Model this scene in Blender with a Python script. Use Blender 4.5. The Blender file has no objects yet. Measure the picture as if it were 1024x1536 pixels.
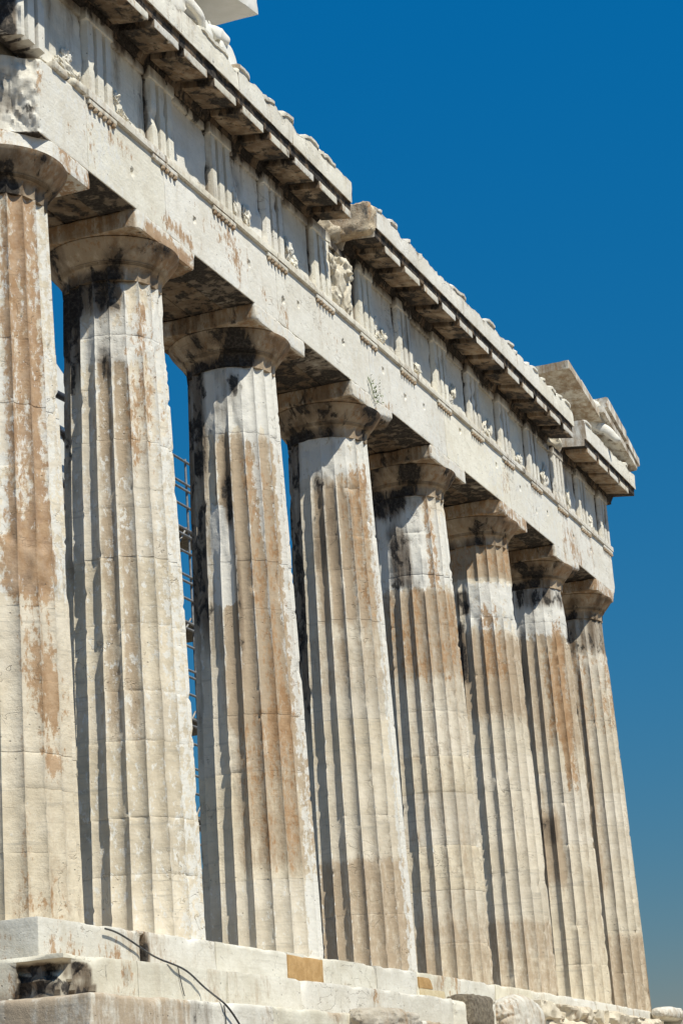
import bpy, math, random
import numpy as np
from mathutils import Vector, Matrix

# ------------------------------------------------------------------ camera, sky, sun
S = bpy.context.scene
COL = S.collection
CAM = np.array([-23.77778788, -13.68336445, -3.05121666])
RT = np.array([0.37447411, -0.92483487, -0.06670536])
DN = np.array([0.25038684, 0.17012659, -0.95308099])
FW = np.array([0.89279089, 0.34020201, 0.29527448])
cd = bpy.data.cameras.new('camera'); cam = bpy.data.objects.new('camera', cd); COL.objects.link(cam)
M = Matrix(((RT[0], -DN[0], -FW[0], CAM[0]), (RT[1], -DN[1], -FW[1], CAM[1]), (RT[2], -DN[2], -FW[2], CAM[2]), (0, 0, 0, 1)))
cam.matrix_world = M
cd.sensor_fit = 'VERTICAL'; cd.sensor_height = 36; cd.lens = 36 * 3298.12 / 1536
cd.shift_x = 20.8 / 1536; cd.shift_y = -35.3 / 1536
cd.clip_start = 0.5; cd.clip_end = 20000
S.camera = cam
S.render.resolution_x = 682; S.render.resolution_y = 1024

SUN_EL, SUN_AZ = 55.0, 23.0          # azimuth measured from the facade normal (-y) towards -x
el, az = math.radians(SUN_EL), math.radians(SUN_AZ)
TOSUN = Vector((-math.sin(az) * math.cos(el), -math.cos(az) * math.cos(el), math.sin(el)))
w = bpy.data.worlds.new('World'); S.world = w; w.use_nodes = True
wn = w.node_tree.nodes; wl = w.node_tree.links
bg = wn['Background']; sky = wn.new('ShaderNodeTexSky'); sky.sky_type = 'NISHITA'
sky.sun_disc = False; sky.sun_elevation = el; sky.sun_rotation = math.atan2(TOSUN.x, TOSUN.y)
sky.altitude = 0; sky.air_density = 1.0; sky.dust_density = 0.05; sky.ozone_density = 5.0
hs = wn.new('ShaderNodeHueSaturation'); hs.inputs['Saturation'].default_value = 1.36; hs.inputs['Value'].default_value = 1.42
hs.inputs['Hue'].default_value = 0.488
tcw = wn.new('ShaderNodeTexCoord'); sxyz = wn.new('ShaderNodeSeparateXYZ'); wl.new(tcw.outputs['Generated'], sxyz.inputs[0])
ramp = wn.new('ShaderNodeValToRGB'); wl.new(sxyz.outputs['Z'], ramp.inputs[0])          # deep polarised blue, greyer towards the horizon
ramp.color_ramp.elements[0].position = .04; ramp.color_ramp.elements[0].color = (.50, .385, .37, 1)
ramp.color_ramp.elements[1].position = .52; ramp.color_ramp.elements[1].color = (.40, 1.18, 1.32, 1)
em = ramp.color_ramp.elements.new(.24); em.color = (.52, .75, .80, 1)
mul = wn.new('ShaderNodeMix'); mul.data_type = 'RGBA'; mul.blend_type = 'MULTIPLY'; mul.inputs[0].default_value = 1
wl.new(sky.outputs[0], hs.inputs['Color']); wl.new(hs.outputs[0], mul.inputs[6]); wl.new(ramp.outputs[0], mul.inputs[7]); wl.new(mul.outputs[2], bg.inputs['Color'])
bg.inputs['Strength'].default_value = 0.06
sl = bpy.data.lights.new('sun', 'SUN'); sun = bpy.data.objects.new('sun', sl); COL.objects.link(sun)
sl.energy = 5.0; sl.angle = math.radians(0.53); sl.color = (1.0, 0.955, 0.825)
sun.rotation_euler = TOSUN.to_track_quat('Z', 'Y').to_euler(); sun.location = (-20, -60, 60)
S.view_settings.view_transform = 'Standard'; S.view_settings.look = 'None'
S.view_settings.exposure = 0.11; S.view_settings.gamma = 1.0

rng = random.Random(7)
# ------------------------------------------------------------------ noise
def _h(i, j, k, s):
    n = (i.astype(np.int64) * 374761393 + j.astype(np.int64) * 668265263 + k.astype(np.int64) * 2147483647 + s * 974711) & 0xffffffff
    n = ((n ^ (n >> 13)) * 1274126177) & 0xffffffff
    n = ((n ^ (n >> 16)) * 2246822519) & 0xffffffff
    return ((n ^ (n >> 15)) & 0xffffff) / float(0xffffff) * 2 - 1
def vnoise(p, s=0):
    p = np.asarray(p, float); f = np.floor(p); t = p - f; t = t * t * (3 - 2 * t); i, j, k = f[:, 0], f[:, 1], f[:, 2]
    def L(a, b, x): return a + (b - a) * x
    c = [_h(i + a, j + b, k + c_, s) for a in (0, 1) for b in (0, 1) for c_ in (0, 1)]
    x00 = L(c[0], c[4], t[:, 0]); x01 = L(c[1], c[5], t[:, 0]); x10 = L(c[2], c[6], t[:, 0]); x11 = L(c[3], c[7], t[:, 0])
    return L(L(x00, x10, t[:, 1]), L(x01, x11, t[:, 1]), t[:, 2])
def fbm(p, s=0, o=4):
    p = np.asarray(p, float); a, v, n = 1.0, 0.0, 0.0
    for q in range(o):
        v = v + a * vnoise(p * (2.03 ** q) + 17.3 * q, s + q); n += a; a *= 0.5
    return v / n
def sst(a, b, x):
    t = np.clip((x - a) / (b - a), 0, 1); return t * t * (3 - 2 * t)
def band(x, a, b, e):
    return sst(a - e, a + e, x) * (1 - sst(b - e, b + e, x))
def cz(x): return 0.06 * (1 - ((np.asarray(x, float) - 14.45) / 15.4) ** 2)

# ------------------------------------------------------------------ materials
class NT:
    def __init__(s, name):
        s.m = bpy.data.materials.new(name); s.m.use_nodes = True; s.t = s.m.node_tree; s.n = s.t.nodes; s.l = s.t.links
        s.b = s.n['Principled BSDF']
    def put(s, sock, v):
        if isinstance(v, bpy.types.NodeSocket): s.l.new(v, sock)
        else: sock.default_value = v
    def math(s, op, a, b=0.0, c=None, clamp=False):
        n = s.n.new('ShaderNodeMath'); n.operation = op; n.use_clamp = clamp
        s.put(n.inputs[0], a); s.put(n.inputs[1], b)
        if c is not None: s.put(n.inputs[2], c)
        return n.outputs[0]
    def mix(s, f, a, b, kind='MIX'):
        n = s.n.new('ShaderNodeMix'); n.data_type = 'RGBA'; n.blend_type = kind
        s.put(n.inputs[0], f)
        for i, v in ((6, a), (7, b)):
            if isinstance(v, tuple): v = (*v[:3], 1)
            s.put(n.inputs[i], v)
        return n.outputs[2]
    def noise(s, vec, scale, detail=5, rough=.6, dist=0.0):
        n = s.n.new('ShaderNodeTexNoise'); s.put(n.inputs['Vector'], vec)
        n.inputs['Scale'].default_value = scale; n.inputs['Detail'].default_value = detail
        n.inputs['Roughness'].default_value = rough; n.inputs['Distortion'].default_value = dist
        return n.outputs[0]
    def scale(s, vec, x, y, z):
        n = s.n.new('ShaderNodeVectorMath'); n.operation = 'MULTIPLY'; s.put(n.inputs[0], vec); n.inputs[1].default_value = (x, y, z)
        return n.outputs[0]
    def ss(s, v, a, b):
        n = s.n.new('ShaderNodeMapRange'); n.interpolation_type = 'SMOOTHSTEP'; s.put(n.inputs[0], v)
        n.inputs[1].default_value = a; n.inputs[2].default_value = b
        return n.outputs[0]

def marble(name, hi=(.69, .632, .54), lo=(.53, .47, .38), pits=.6, bumpd=.02, vein=.55):
    k = NT(name)
    g = k.n.new('ShaderNodeNewGeometry'); P = g.outputs['Position']
    oi = k.n.new('ShaderNodeObjectInfo')
    at = k.n.new('ShaderNodeAttribute'); at.attribute_name = 'stain'
    sp = k.n.new('ShaderNodeSeparateColor'); k.l.new(at.outputs['Color'], sp.inputs[0])
    rust, soot_shade, white, tan = sp.outputs[0], sp.outputs[1], sp.outputs[2], at.outputs['Alpha']  # green channel: real soot plus shade painted into flanks, grooves and gaps
    nb = k.noise(P, .9, 6, .62); nm = k.noise(P, 4.5, 7, .66); nf = k.noise(P, 22, 5, .65)
    st = k.noise(k.scale(P, 5, 5, .7), 1.0, 6, .6)
    bd = k.noise(k.scale(P, 1.1, 1.1, 17), 1.0, 6, .6, .3)
    flake = k.noise(k.scale(P, 7, 7, 4.2), 1.0, 8, .7, .5)
    c = k.mix(k.ss(k.math('ADD', k.math('MULTIPLY', nb, .6), k.math('MULTIPLY', nm, .4)), .36, .62), lo, hi)
    c = k.mix(1.0, c, oi.outputs['Color'], 'MULTIPLY')
    c = k.mix(k.math('MULTIPLY', k.ss(bd, .54, .70), vein), c, (.40, .365, .30))
    c = k.mix(k.math('MULTIPLY', k.ss(st, .56, .72), .22), c, (.43, .36, .26))
    c = k.mix(k.math('MULTIPLY', k.ss(nf, .60, .72), .25 * pits), c, (.30, .25, .19))
    def mask(a, gain, e=.05, n=flake):
        v = k.math('ADD', a, k.math('MULTIPLY', k.math('SUBTRACT', n, .5), gain))
        return k.math('MULTIPLY', k.ss(v, .5 - e, .5 + e), k.ss(a, .02, .12))
    tc = k.mix(nm, (.35, .265, .18), (.49, .385, .27))
    tfl = k.math('ADD', k.math('MULTIPLY', k.noise(k.scale(P, 11, 11, 5), 1.0, 9, .74, .2), .6), k.math('MULTIPLY', st, .4))
    tm = k.ss(k.math('ADD', tan, k.math('MULTIPLY', k.math('SUBTRACT', tfl, .5), 2.2)), .24, .76)
    c = k.mix(k.math('MULTIPLY', k.math('MULTIPLY', tm, k.ss(tan, .02, .15)), .95), c, tc)
    c = k.mix(k.math('MULTIPLY', mask(white, 2.2, .07, k.noise(k.scale(P, 10, 10, 6), 1.0, 9, .75)), .85), c, k.mix(nf, (.66, .64, .585), (.76, .745, .70)))
    rc = k.mix(k.ss(nm, .35, .65), (.33, .185, .085), (.45, .295, .17))
    fl2 = k.math('ADD', k.math('MULTIPLY', k.noise(k.scale(P, 13, 13, 7), 1.0, 9, .75, .2), .62), k.math('MULTIPLY', st, .38))
    c = k.mix(k.math('MULTIPLY', mask(rust, 4.6, .16, fl2), .88), c, rc)
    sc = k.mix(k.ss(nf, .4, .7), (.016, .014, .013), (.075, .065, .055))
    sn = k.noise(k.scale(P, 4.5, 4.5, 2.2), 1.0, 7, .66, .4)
    gm = k.ss(k.math('ADD', soot_shade, k.math('MULTIPLY', k.math('SUBTRACT', st, .5), .9)), .12, .62)
    c = k.mix(k.math('MULTIPLY', k.math('MULTIPLY', gm, k.ss(soot_shade, .05, .3)), .88), c, k.mix(nm, (.085, .058, .038), (.18, .13, .085)))
    c = k.mix(k.math('MULTIPLY', mask(k.math('SUBTRACT', soot_shade, .05), 1.9, .10, sn), .93), c, sc)
    cn = k.noise(k.scale(P, 1, 1, 1.6), 1.1, 4, .55, .6); ck = k.math('SUBTRACT', 1.0, k.ss(k.math('ABSOLUTE', k.math('SUBTRACT', cn, .5)), .0, .0045))
    ck = k.math('MULTIPLY', ck, k.ss(k.noise(P, .7, 3), .50, .60))
    c = k.mix(k.math('MULTIPLY', ck, .55), c, (.22, .18, .13))
    vo = k.n.new('ShaderNodeTexVoronoi'); vo.inputs['Scale'].default_value = 7.0; k.l.new(P, vo.inputs['Vector'])
    pit = k.math('MULTIPLY', k.math('SUBTRACT', 1.0, k.ss(vo.outputs['Distance'], .05, .10)), k.ss(nb, .44, .52))
    c = k.mix(k.math('MULTIPLY', pit, .7 * pits), c, (.10, .085, .07))
    k.l.new(c, k.b.inputs['Base Color']); k.b.inputs['Roughness'].default_value = .82
    k.b.inputs['Specular IOR Level'].default_value = .25
    bp = k.n.new('ShaderNodeBump'); bp.inputs['Strength'].default_value = .7; bp.inputs['Distance'].default_value = bumpd
    h = k.math('ADD', k.math('MULTIPLY', k.noise(P, 14, 8, .7), .8), k.math('MULTIPLY', nm, .9))
    h = k.math('ADD', h, k.math('MULTIPLY', bd, .25))
    h = k.math('SUBTRACT', h, k.math('MULTIPLY', pit, .8)); h = k.math('SUBTRACT', h, k.math('MULTIPLY', ck, .6))
    k.l.new(h, bp.inputs['Height']); k.l.new(bp.outputs[0], k.b.inputs['Normal'])
    return k.m

def simple(name, c1, c2, scale, rough=.7, metal=0.0, bumpd=0.0):
    k = NT(name); g = k.n.new('ShaderNodeNewGeometry')
    n = k.noise(g.outputs['Position'], scale, 6, .65)
    k.l.new(k.mix(k.ss(n, .35, .65), c1, c2), k.b.inputs['Base Color'])
    k.b.inputs['Roughness'].default_value = rough; k.b.inputs['Metallic'].default_value = metal
    if bumpd:
        bp = k.n.new('ShaderNodeBump'); bp.inputs['Distance'].default_value = bumpd; bp.inputs['Strength'].default_value = .9
        k.l.new(k.noise(g.outputs['Position'], scale * 3, 8, .7), bp.inputs['Height']); k.l.new(bp.outputs[0], k.b.inputs['Normal'])
    return k.m

M_MARBLE = marble('weathered_marble')
M_ARCH = marble('pale_marble', (.80, .768, .692), (.69, .645, .555), .9, .02, .14)
M_STEP = marble('step_marble', (.72, .685, .60), (.60, .555, .46), .8, .02, .3)
M_ROCK = marble('eroded_stone', (.62, .57, .48), (.44, .38, .29), 1.2, .05, .3)
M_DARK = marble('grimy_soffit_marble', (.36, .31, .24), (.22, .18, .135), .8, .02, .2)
M_CONG = simple('brown_conglomerate', (.16, .125, .085), (.34, .285, .205), 13, .95, 0, .09)
M_OCHRE = simple('ochre_repair_stone', (.40, .235, .085), (.50, .31, .13), 6, .85, 0, .02)
M_BUFF = simple('buff_repair_stone', (.56, .45, .27), (.62, .52, .34), 5, .85, 0, .02)
M_CABLE = simple('black_rubber', (.03, .03, .03), (.07, .07, .07), 20, .6)
M_STEEL = simple('scaffold_steel', (.20, .20, .20), (.34, .33, .31), 6, .5, .4)
M_DKSTEEL = simple('painted_steel', (.025, .025, .03), (.05, .05, .055), 6, .6, .2)
M_PLANK = simple('scaffold_plank', (.10, .085, .06), (.20, .17, .12), 5, .8)
M_LEAF = simple('caper_leaf', (.10, .15, .04), (.20, .25, .09), 30, .7)
M_GROUND = simple('bare_rock_ground', (.16, .13, .095), (.26, .215, .16), .8, .95, 0, .1)
M_NEW = simple('new_white_marble', (.70, .68, .62), (.77, .75, .70), 3, .8)

# ------------------------------------------------------------------ mesh helpers
def link(o, parent=None):
    COL.objects.link(o)
    if parent is not None: o.parent = parent
    return o
def mesh(name, V, F, mat, parent=None, stain=None, smooth=True, sharp=32, tint=(1, 1, 1), loc=None):
    me = bpy.data.meshes.new(name)
    V = np.asarray(V, float)
    me.from_pydata(V.tolist(), [], [list(f) for f in F]); me.validate()
    at = me.attributes.new('stain', 'FLOAT_COLOR', 'POINT')
    A = np.zeros((len(V), 4), np.float32)
    if stain is not None: A[:, :stain.shape[1]] = stain
    at.data.foreach_set('color', A.ravel())
    me.materials.append(mat)
    if smooth:
        me.shade_smooth()
        if sharp: me.set_sharp_from_angle(angle=math.radians(sharp))
    o = bpy.data.objects.new(name, me); o.color = (*tint, 1)
    if loc is not None: o.location = loc
    return link(o, parent)
def thing(name, label, cat, group=None, loc=(0, 0, 0)):
    o = bpy.data.objects.new(name, None); o.empty_display_size = .3; link(o); o.location = loc
    tag(o, label, cat, group); return o
def tag(o, label, cat, group=None):
    o['label'] = label; o['category'] = cat; o['kind'] = 'thing'
    if group: o['group'] = group
    return o
def rtint(a=.9, b=1.06, warm=.04):
    v = rng.uniform(a, b); k = rng.uniform(-warm * .3, warm)
    return (v * (1 + k * .4), v, v * (1 - k * 1.6))

def lin(a, b, res, e=None):
    L = b - a; n = max(1, int(round(L / res))); x = list(np.linspace(a, b, n + 1))
    if e and L > 4 * e: x = sorted(set(x + [a + e, b - e]))
    y = [x[0]]
    for v in x[1:]:
        if v - y[-1] > 1e-4: y.append(v)
    return np.array(y)
def boxgrid(b, res, e=.03):
    """welded gridded box surface: returns V (n,3), F"""
    ax = [lin(b[i], b[i + 3], res if np.isscalar(res) else res[i], e) for i in range(3)]
    n = [len(a) for a in ax]; idx = {}; V = []; F = []
    def vid(i, j, k):
        q = (i, j, k)
        if q not in idx: idx[q] = len(V); V.append((ax[0][i], ax[1][j], ax[2][k]))
        return idx[q]
    for j in range(n[1] - 1):
        for i in range(n[0] - 1):
            F.append((vid(i, j, 0), vid(i, j + 1, 0), vid(i + 1, j + 1, 0), vid(i + 1, j, 0)))
            t = n[2] - 1; F.append((vid(i, j, t), vid(i + 1, j, t), vid(i + 1, j + 1, t), vid(i, j + 1, t)))
    for k in range(n[2] - 1):
        for i in range(n[0] - 1):
            F.append((vid(i, 0, k), vid(i + 1, 0, k), vid(i + 1, 0, k + 1), vid(i, 0, k + 1)))
            t = n[1] - 1; F.append((vid(i, t, k), vid(i, t, k + 1), vid(i + 1, t, k + 1), vid(i + 1, t, k)))
        for j in range(n[1] - 1):
            F.append((vid(0, j, k), vid(0, j, k + 1), vid(0, j + 1, k + 1), vid(0, j + 1, k)))
            t = n[0] - 1; F.append((vid(t, j, k), vid(t, j + 1, k), vid(t, j + 1, k + 1), vid(t, j, k + 1)))
    return np.array(V), F
def wear_box(V, b, wear, var, amp, seed, freq=3.0):
    lo = np.array(b[:3]); hi = np.array(b[3:])
    n = fbm(V * freq, seed, 4); r = np.maximum(.003, wear + var * np.maximum(0, n + .05) * 2.0)
    r = np.minimum(r, (hi - lo).min() * .45)[:, None]
    q = np.clip(V, lo + r, hi - r); d = V - q; L = np.linalg.norm(d, axis=1, keepdims=True)
    V = np.where(L > 1e-9, q + d / np.maximum(L, 1e-9) * np.minimum(r, L), V)
    if amp:
        dirn = d / np.maximum(L, 1e-9)
        V = V + dirn * (fbm(V * freq * 1.7, seed + 31, 4) * amp)[:, None]
    return V
def cut(V, p, nrm, amp, seed, freq=3.5):
    nrm = np.array(nrm, float); nrm /= np.linalg.norm(nrm)
    d = (V - np.array(p)) @ nrm + fbm(V * freq, seed, 4) * amp
    return V - np.maximum(d, 0)[:, None] * nrm
def block(name, b, mat, parent=None, res=.12, wear=.012, var=.02, amp=.004, seed=0, cuts=(), stainf=None, tint=None, bend=True, hook=None, freq=3.0, sharp=32):
    V, F = boxgrid(b, res, min(.03, .25 * min(b[3] - b[0], b[4] - b[1], b[5] - b[2])))
    V0 = V.copy(); V = wear_box(V, b, wear, var, amp, seed, freq)
    for (p, n, a) in cuts: V = cut(V, p, n, a, seed + 5)
    if hook: V = hook(V, V0)
    st = stainf(V) if stainf else None
    if bend: V = V.copy(); V[:, 2] += cz(V[:, 0])
    return mesh(name, V, F, mat, parent, st, tint=tint or rtint(), sharp=sharp)
def tube(name, pts, r, mat, parent=None, seg=8):
    P = np.array(pts, float); V = []; F = []
    up = np.array([0, 0, 1.0])
    for i in range(len(P)):
        t = P[min(i + 1, len(P) - 1)] - P[max(i - 1, 0)]; t /= np.linalg.norm(t)
        a = np.cross(t, up if abs(t[2]) < .9 else np.array([1., 0, 0])); a /= np.linalg.norm(a); c = np.cross(t, a)
        for k in range(seg):
            h = 2 * math.pi * k / seg; V.append(P[i] + r * (math.cos(h) * a + math.sin(h) * c))
    for i in range(len(P) - 1):
        for k in range(seg):
            F.append((i * seg + k, i * seg + (k + 1) % seg, (i + 1) * seg + (k + 1) % seg, (i + 1) * seg + k))
    F.append(tuple(range(seg - 1, -1, -1))); F.append(tuple((len(P) - 1) * seg + k for k in range(seg)))
    return mesh(name, V, F, mat, parent, sharp=50)
def ico(sub):
    import bmesh
    bm = bmesh.new(); bmesh.ops.create_icosphere(bm, subdivisions=sub, radius=1)
    V = np.array([v.co[:] for v in bm.verts]); F = [tuple(v.index for v in f.verts) for f in bm.faces]; bm.free(); return V, F
ICO = {k: ico(k) for k in (2, 3, 4)}
def blob(name, c, rad, mat, parent=None, seed=0, amp=.25, sub=3, rot=0.0, freq=1.6, tint=None, stainf=None):
    V, F = ICO[sub]; V = V * (1 + amp * fbm(V * freq + seed * 3.1, seed, 4))[:, None] * np.array(rad)
    ca, sa = math.cos(rot), math.sin(rot)
    V = np.stack([V[:, 0] * ca - V[:, 2] * sa, V[:, 1], V[:, 0] * sa + V[:, 2] * ca], 1) + np.array(c)
    return mesh(name, V, F, mat, parent, stainf(V) if stainf else None, tint=tint or rtint(), sharp=50)
def skin(V, F): return V, F

# ------------------------------------------------------------------ ground
def ground():
    r = np.concatenate([[0], np.geomspace(1, 4000, 46)]); a = np.linspace(0, 2 * math.pi, 73)[:-1]
    V = []; F = []
    c = np.array([14.4, 12.0])
    for ri in r:
        for t in a:
            x, y = c[0] + ri * 1.0 * math.cos(t), c[1] + ri * math.sin(t)
            dx = max(-2.4 - x, 0, x - 31.2); dy = max(-2.5 - y, 0, y - 60); d = math.hypot(dx, dy)
            z = -1.62 - 3.05 * (1 - math.exp(-(d / 9.0))) + (0 if d == 0 else .12 * math.sin(x * 1.7) * math.cos(y * 1.3) * min(1, d / 3) * (1 if d < 60 else 0))
            V.append((x, y, z))
    n = len(a)
    for i in range(len(r) - 1):
        for k in range(n):
            if i == 0: F.append((k, n + k, n + (k + 1) % n))
            else: F.append((i * n + k, (i + 1) * n + k, (i + 1) * n + (k + 1) % n, i * n + (k + 1) % n))
    o = mesh('ground', V, F, M_GROUND); o['kind'] = 'structure'
ground()

# ------------------------------------------------------------------ stepped base
YF = -.96; SX0 = -.85; SX1 = 29.60; DZ = .52; TR = .70
base = thing('stepped_base', 'three pale marble steps with chipped edges carrying the row of columns', 'steps')
def gauss(V, x, z, rx, rz): return np.exp(-((V[:, 0] - x) / rx) ** 2 - ((V[:, 2] - z) / rz) ** 2)
def corner_w(V):
    x0, y0 = SX0 - TR, YF - TR; n = .12 * fbm(V * 3, 8, 3)
    return sst(.72, .58, V[:, 0] - x0 + n) * sst(.62, .48, V[:, 1] - y0 + n) * band(V[:, 2] + n * .4, -1.02, -.62, .035)
def step_row(k, joints, wears):
    y0 = YF - TR * k; z1 = -DZ * k; z0 = z1 - DZ
    for i in range(len(joints) - 1):
        a, b = joints[i] + .004, joints[i + 1] - .004
        wr, vr, am = wears(.5 * (a + b)); cuts = []; hook = None
        def sf(V, k=k):
            s = np.zeros((len(V), 4)); n = fbm(V * 1.1, 77 + k, 4)
            s[:, 0] = .38 * sst(.1, .6, n) * (k < 2)
            if k == 0:
                s[:, 0] += .55 * gauss(V, -.3, -.4, .5, .3) + .55 * gauss(V, .9, -.4, .5, .25)
                s[:, 1] = .9 * gauss(V, 1.98, -.28, .10, .22)
            if k == 1:
                s[:, 1] = sst(.02, .3, corner_w(V - np.array([.06, .06, 0]))) * (.62 + .5 * fbm(V * 5, 19, 3)) + .5 * gauss(V, -.5, -.7, .05, .3) + .35 * gauss(V, .0, -.72, .12, .2) + .22 * gauss(V, 1.2, -.75, .5, .2)
            if k == 2:
                s[:, 1] = .30 * sst(.1, .5, fbm(V * 1.6, 5, 3)); s[:, 3] = .5 * sst(0, .5, n)
                s[:, 3] += .6 * (V[:, 0] < .2)
            s[:, 3] += .45 * sst(.1, .5, fbm(V * .8, 90 + k, 3))
            return s
        if k == 0 and joints[i] < 1.9 < joints[i + 1] + .2:
            def hook(V, V0):
                w = np.exp(-((V0[:, 0] - 1.95) / .09) ** 2) * sst(-.50, -.42, V0[:, 2]) * (V0[:, 1] < y0 + .02) * sst(-.02, -.08, V0[:, 2])
                V = V.copy(); V[:, 1] += .12 * w; return V
        if k == 1 and joints[i] < -1.0:
            cuts = []
            def hook(V, V0):
                w = corner_w(V0) * np.clip(.7 + 1.5 * fbm(V0 * 4.5, 3, 4), .0, 1.6)
                V = V.copy(); V[:, 0] += .17 * w; V[:, 1] += .17 * w; return V
        r = .09 if joints[i] < 8 else .12
        mat = M_STEP if k < 2 or a < 7 else M_ROCK
        if k >= 1 and a > 15.5: mat = M_ROCK
        block('step_block', (a, y0, z0 + .003, b, YF + 1.1 + .003 * k, z1), mat, base, (r, .12, .06 if a < 20 else .09), wr, vr, am, 100 + 40 * k + i, cuts, sf, rtint(.93, 1.05, .05), hook=hook, freq=2.4)
def w0(x): return (.014, .085, .008) if x < 15 else (.02, .09, .012)
def w1(x): return (.016, .10, .010) if x < 11 else ((.03, .10, .02) if x < 16 else (.06, .20, .06))
def w2(x): return (.03, .10, .015) if x < 5 else (.05, .16, .04)
step_row(0, [SX0, 1.95, 4.1, 6.62, 8.0, 10.3, 12.25, 14.4, 16.6, 18.9, 21.3, 23.7, 26.4, SX1], w0)
step_row(1, [SX0 - TR, .30, 2.9, 5.4, 8.3, 11.95, 14.3, 16.5, 19.8, 23.4, 27.1, SX1 + TR], w1)
step_row(2, [SX0 - 2 * TR, .1, 2.7, 5.9, 9.2, 12.6, 15.7, 19.2, 23.0, 27.0, SX1 + 2 * TR], w2)
for k in range(3):      # the returns along the left side and the paved floor behind
    x0 = SX0 - TR * k; y = YF + 1.13
    while y < 20:
        block('step_block', (x0, y + .004, -DZ * k - DZ + .003, x0 + 2.2, y + 2.2, -DZ * k - .002), M_STEP, base, .2, .014, .04, .006, 300 + int(y * 9) + k, bend=False); y += 2.204
block('floor', (SX0 + 2.21, YF + 1.11, -.55, SX1, 24, -.012), M_DARK, base, 1.0, .01, .0, .0, 9)
# repair pieces let into the top step
o = block('repair_block', (6.60, YF - .012, -.41, 7.98, YF + .3, -.035), M_OCHRE, base, .12, .015, .03, .004, 401, tint=(1, 1, 1)); o['label'] = 'ochre orange repair block'
o = block('repair_block', (12.30, YF - .012, -.46, 13.62, YF + .3, -.27), M_BUFF, base, .12, .012, .02, .004, 402, tint=(1, 1, 1)); o['label'] = 'pale buff repair block'
o = block('repair_block', (12.28, YF - .014, -.27, 13.0, YF + .3, -.08), M_OCHRE, base, .1, .012, .02, .004, 403, cuts=[((12.9, YF, -.15), (1, 0, .9), .01)], tint=(1, 1, 1)); o['label'] = 'small orange repair piece with a slanted edge'
V, F = boxgrid((12.6, YF - TR - .09, -1.0, 14.0, YF - TR + .4, -.40), (.06, .1, .05), .03)
b_ = (12.6, YF - TR - .09, -1.0, 14.0, YF - TR + .4, -.40)
V = wear_box(V, b_, .14, .10, .03, 55, 5.0); V[:, 2] += cz(V[:, 0])
o = mesh('rough_stone', V, F, M_CONG, base, sharp=60); o['label'] = 'square brown conglomerate block with a pitted face'
# rubble resting on the eroded lower steps
def rock(c, rad, seed, label, mat=M_ROCK, amp=.35, rot=0.0):
    V, F = ico(6); P = V * np.array(rad) * 1.6
    sq = V / (np.abs(V) ** 5).sum(1, keepdims=True) ** .2
    n1 = fbm(P * 1.3, seed, 3); rd = 1 - np.abs(fbm(P * np.array([.8, 1.2, 2.2]), seed + 9, 3)) * 2.8; n3 = fbm(P * 7, seed + 3, 3)
    V = (sq * .6 + V * .4) * (1 + amp * .55 * n1 - amp * .40 * np.maximum(0, rd - .35) + .03 * n3)[:, None] * np.array(rad) + np.array(c)
    s = np.zeros((len(V), 4)); s[:, 1] = .08 + .22 * np.maximum(0, rd - .3); s[:, 3] = .3 + .5 * n1; s[:, 0] = .2 * np.maximum(0, rd)
    o = mesh('boulder', V, F, mat, None, np.clip(s, 0, 1), tint=sharp_tint(), sharp=0); tag(o, label, 'stone'); return o
def sharp_tint(): return rtint(.95, 1.1, .03)
rock((15.35, YF - TR - .06, -.74), (1.08, .30, .46), 12, 'rounded grey white stone beside the square brown block', M_STEP, .22)
def eroded(b, seed, label):
    def hk(V, V0):
        V = V.copy(); f = (V0[:, 1] < b[1] + .02) | (V0[:, 2] > b[5] - .02)
        q = fbm(V0 * np.array([.9, 1, 2.6]), seed, 4); rd = np.maximum(0, 1 - np.abs(fbm(V0 * np.array([.7, 1, 2.2]), seed + 5, 3)) * 3.2 - .25)
        V[:, 1] += np.where(f, .16 * (q + .2) + .20 * rd + .05 * fbm(V0 * 6, seed + 2, 3), 0); V[:, 2] -= np.where(V0[:, 2] > b[5] - .02, .10 * np.maximum(0, q + .1) + .05 * rd, 0); return V
    def sf(V):
        s = np.zeros((len(V), 4)); rd = np.maximum(0, 1 - np.abs(fbm(V * np.array([.7, 1, 2.2]), seed + 5, 3)) * 3.2 - .25)
        s[:, 1] = .45 * rd; s[:, 0] = .3 * rd + .2 * fbm(V, seed + 8, 3); s[:, 3] = .35 + .5 * fbm(V * .8, seed + 3, 3); return np.clip(s, 0, 1)
    o = block('eroded_block', b, M_STEP, None, (.06, .08, .04), .06, .10, .02, seed, (), sf, (.97, .90, .79), hook=hk, sharp=28); tag(o, label, 'stone')
eroded((16.55, YF - TR - .20, -1.06, 21.4, YF - .02, -.33), 21, 'long eroded tan block with deep hollows below the right hand columns')
eroded((21.45, YF - TR - .16, -1.06, 26.3, YF - .02, -.34), 33, 'flaking cream block below the last two columns')
rock((6.4, YF - 2 * TR - .15, -1.10), (1.2, .26, .20), 41, 'low cracked pale stone on the lowest step near the frame bottom', M_ROCK, .4)
rock((29.2, YF - .25, -.06), (.85, .3, .16), 47, 'rounded marble lump at the foot of the last column', M_STEP, .25)
o = block('loose_block', (29.75, -1.55, -.52, 30.62, -.7, -.03), M_STEP, None, .1, .05, .08, .012, 61, bend=False); tag(o, 'small squarish marble block past the last column at the right edge', 'stone')

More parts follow.
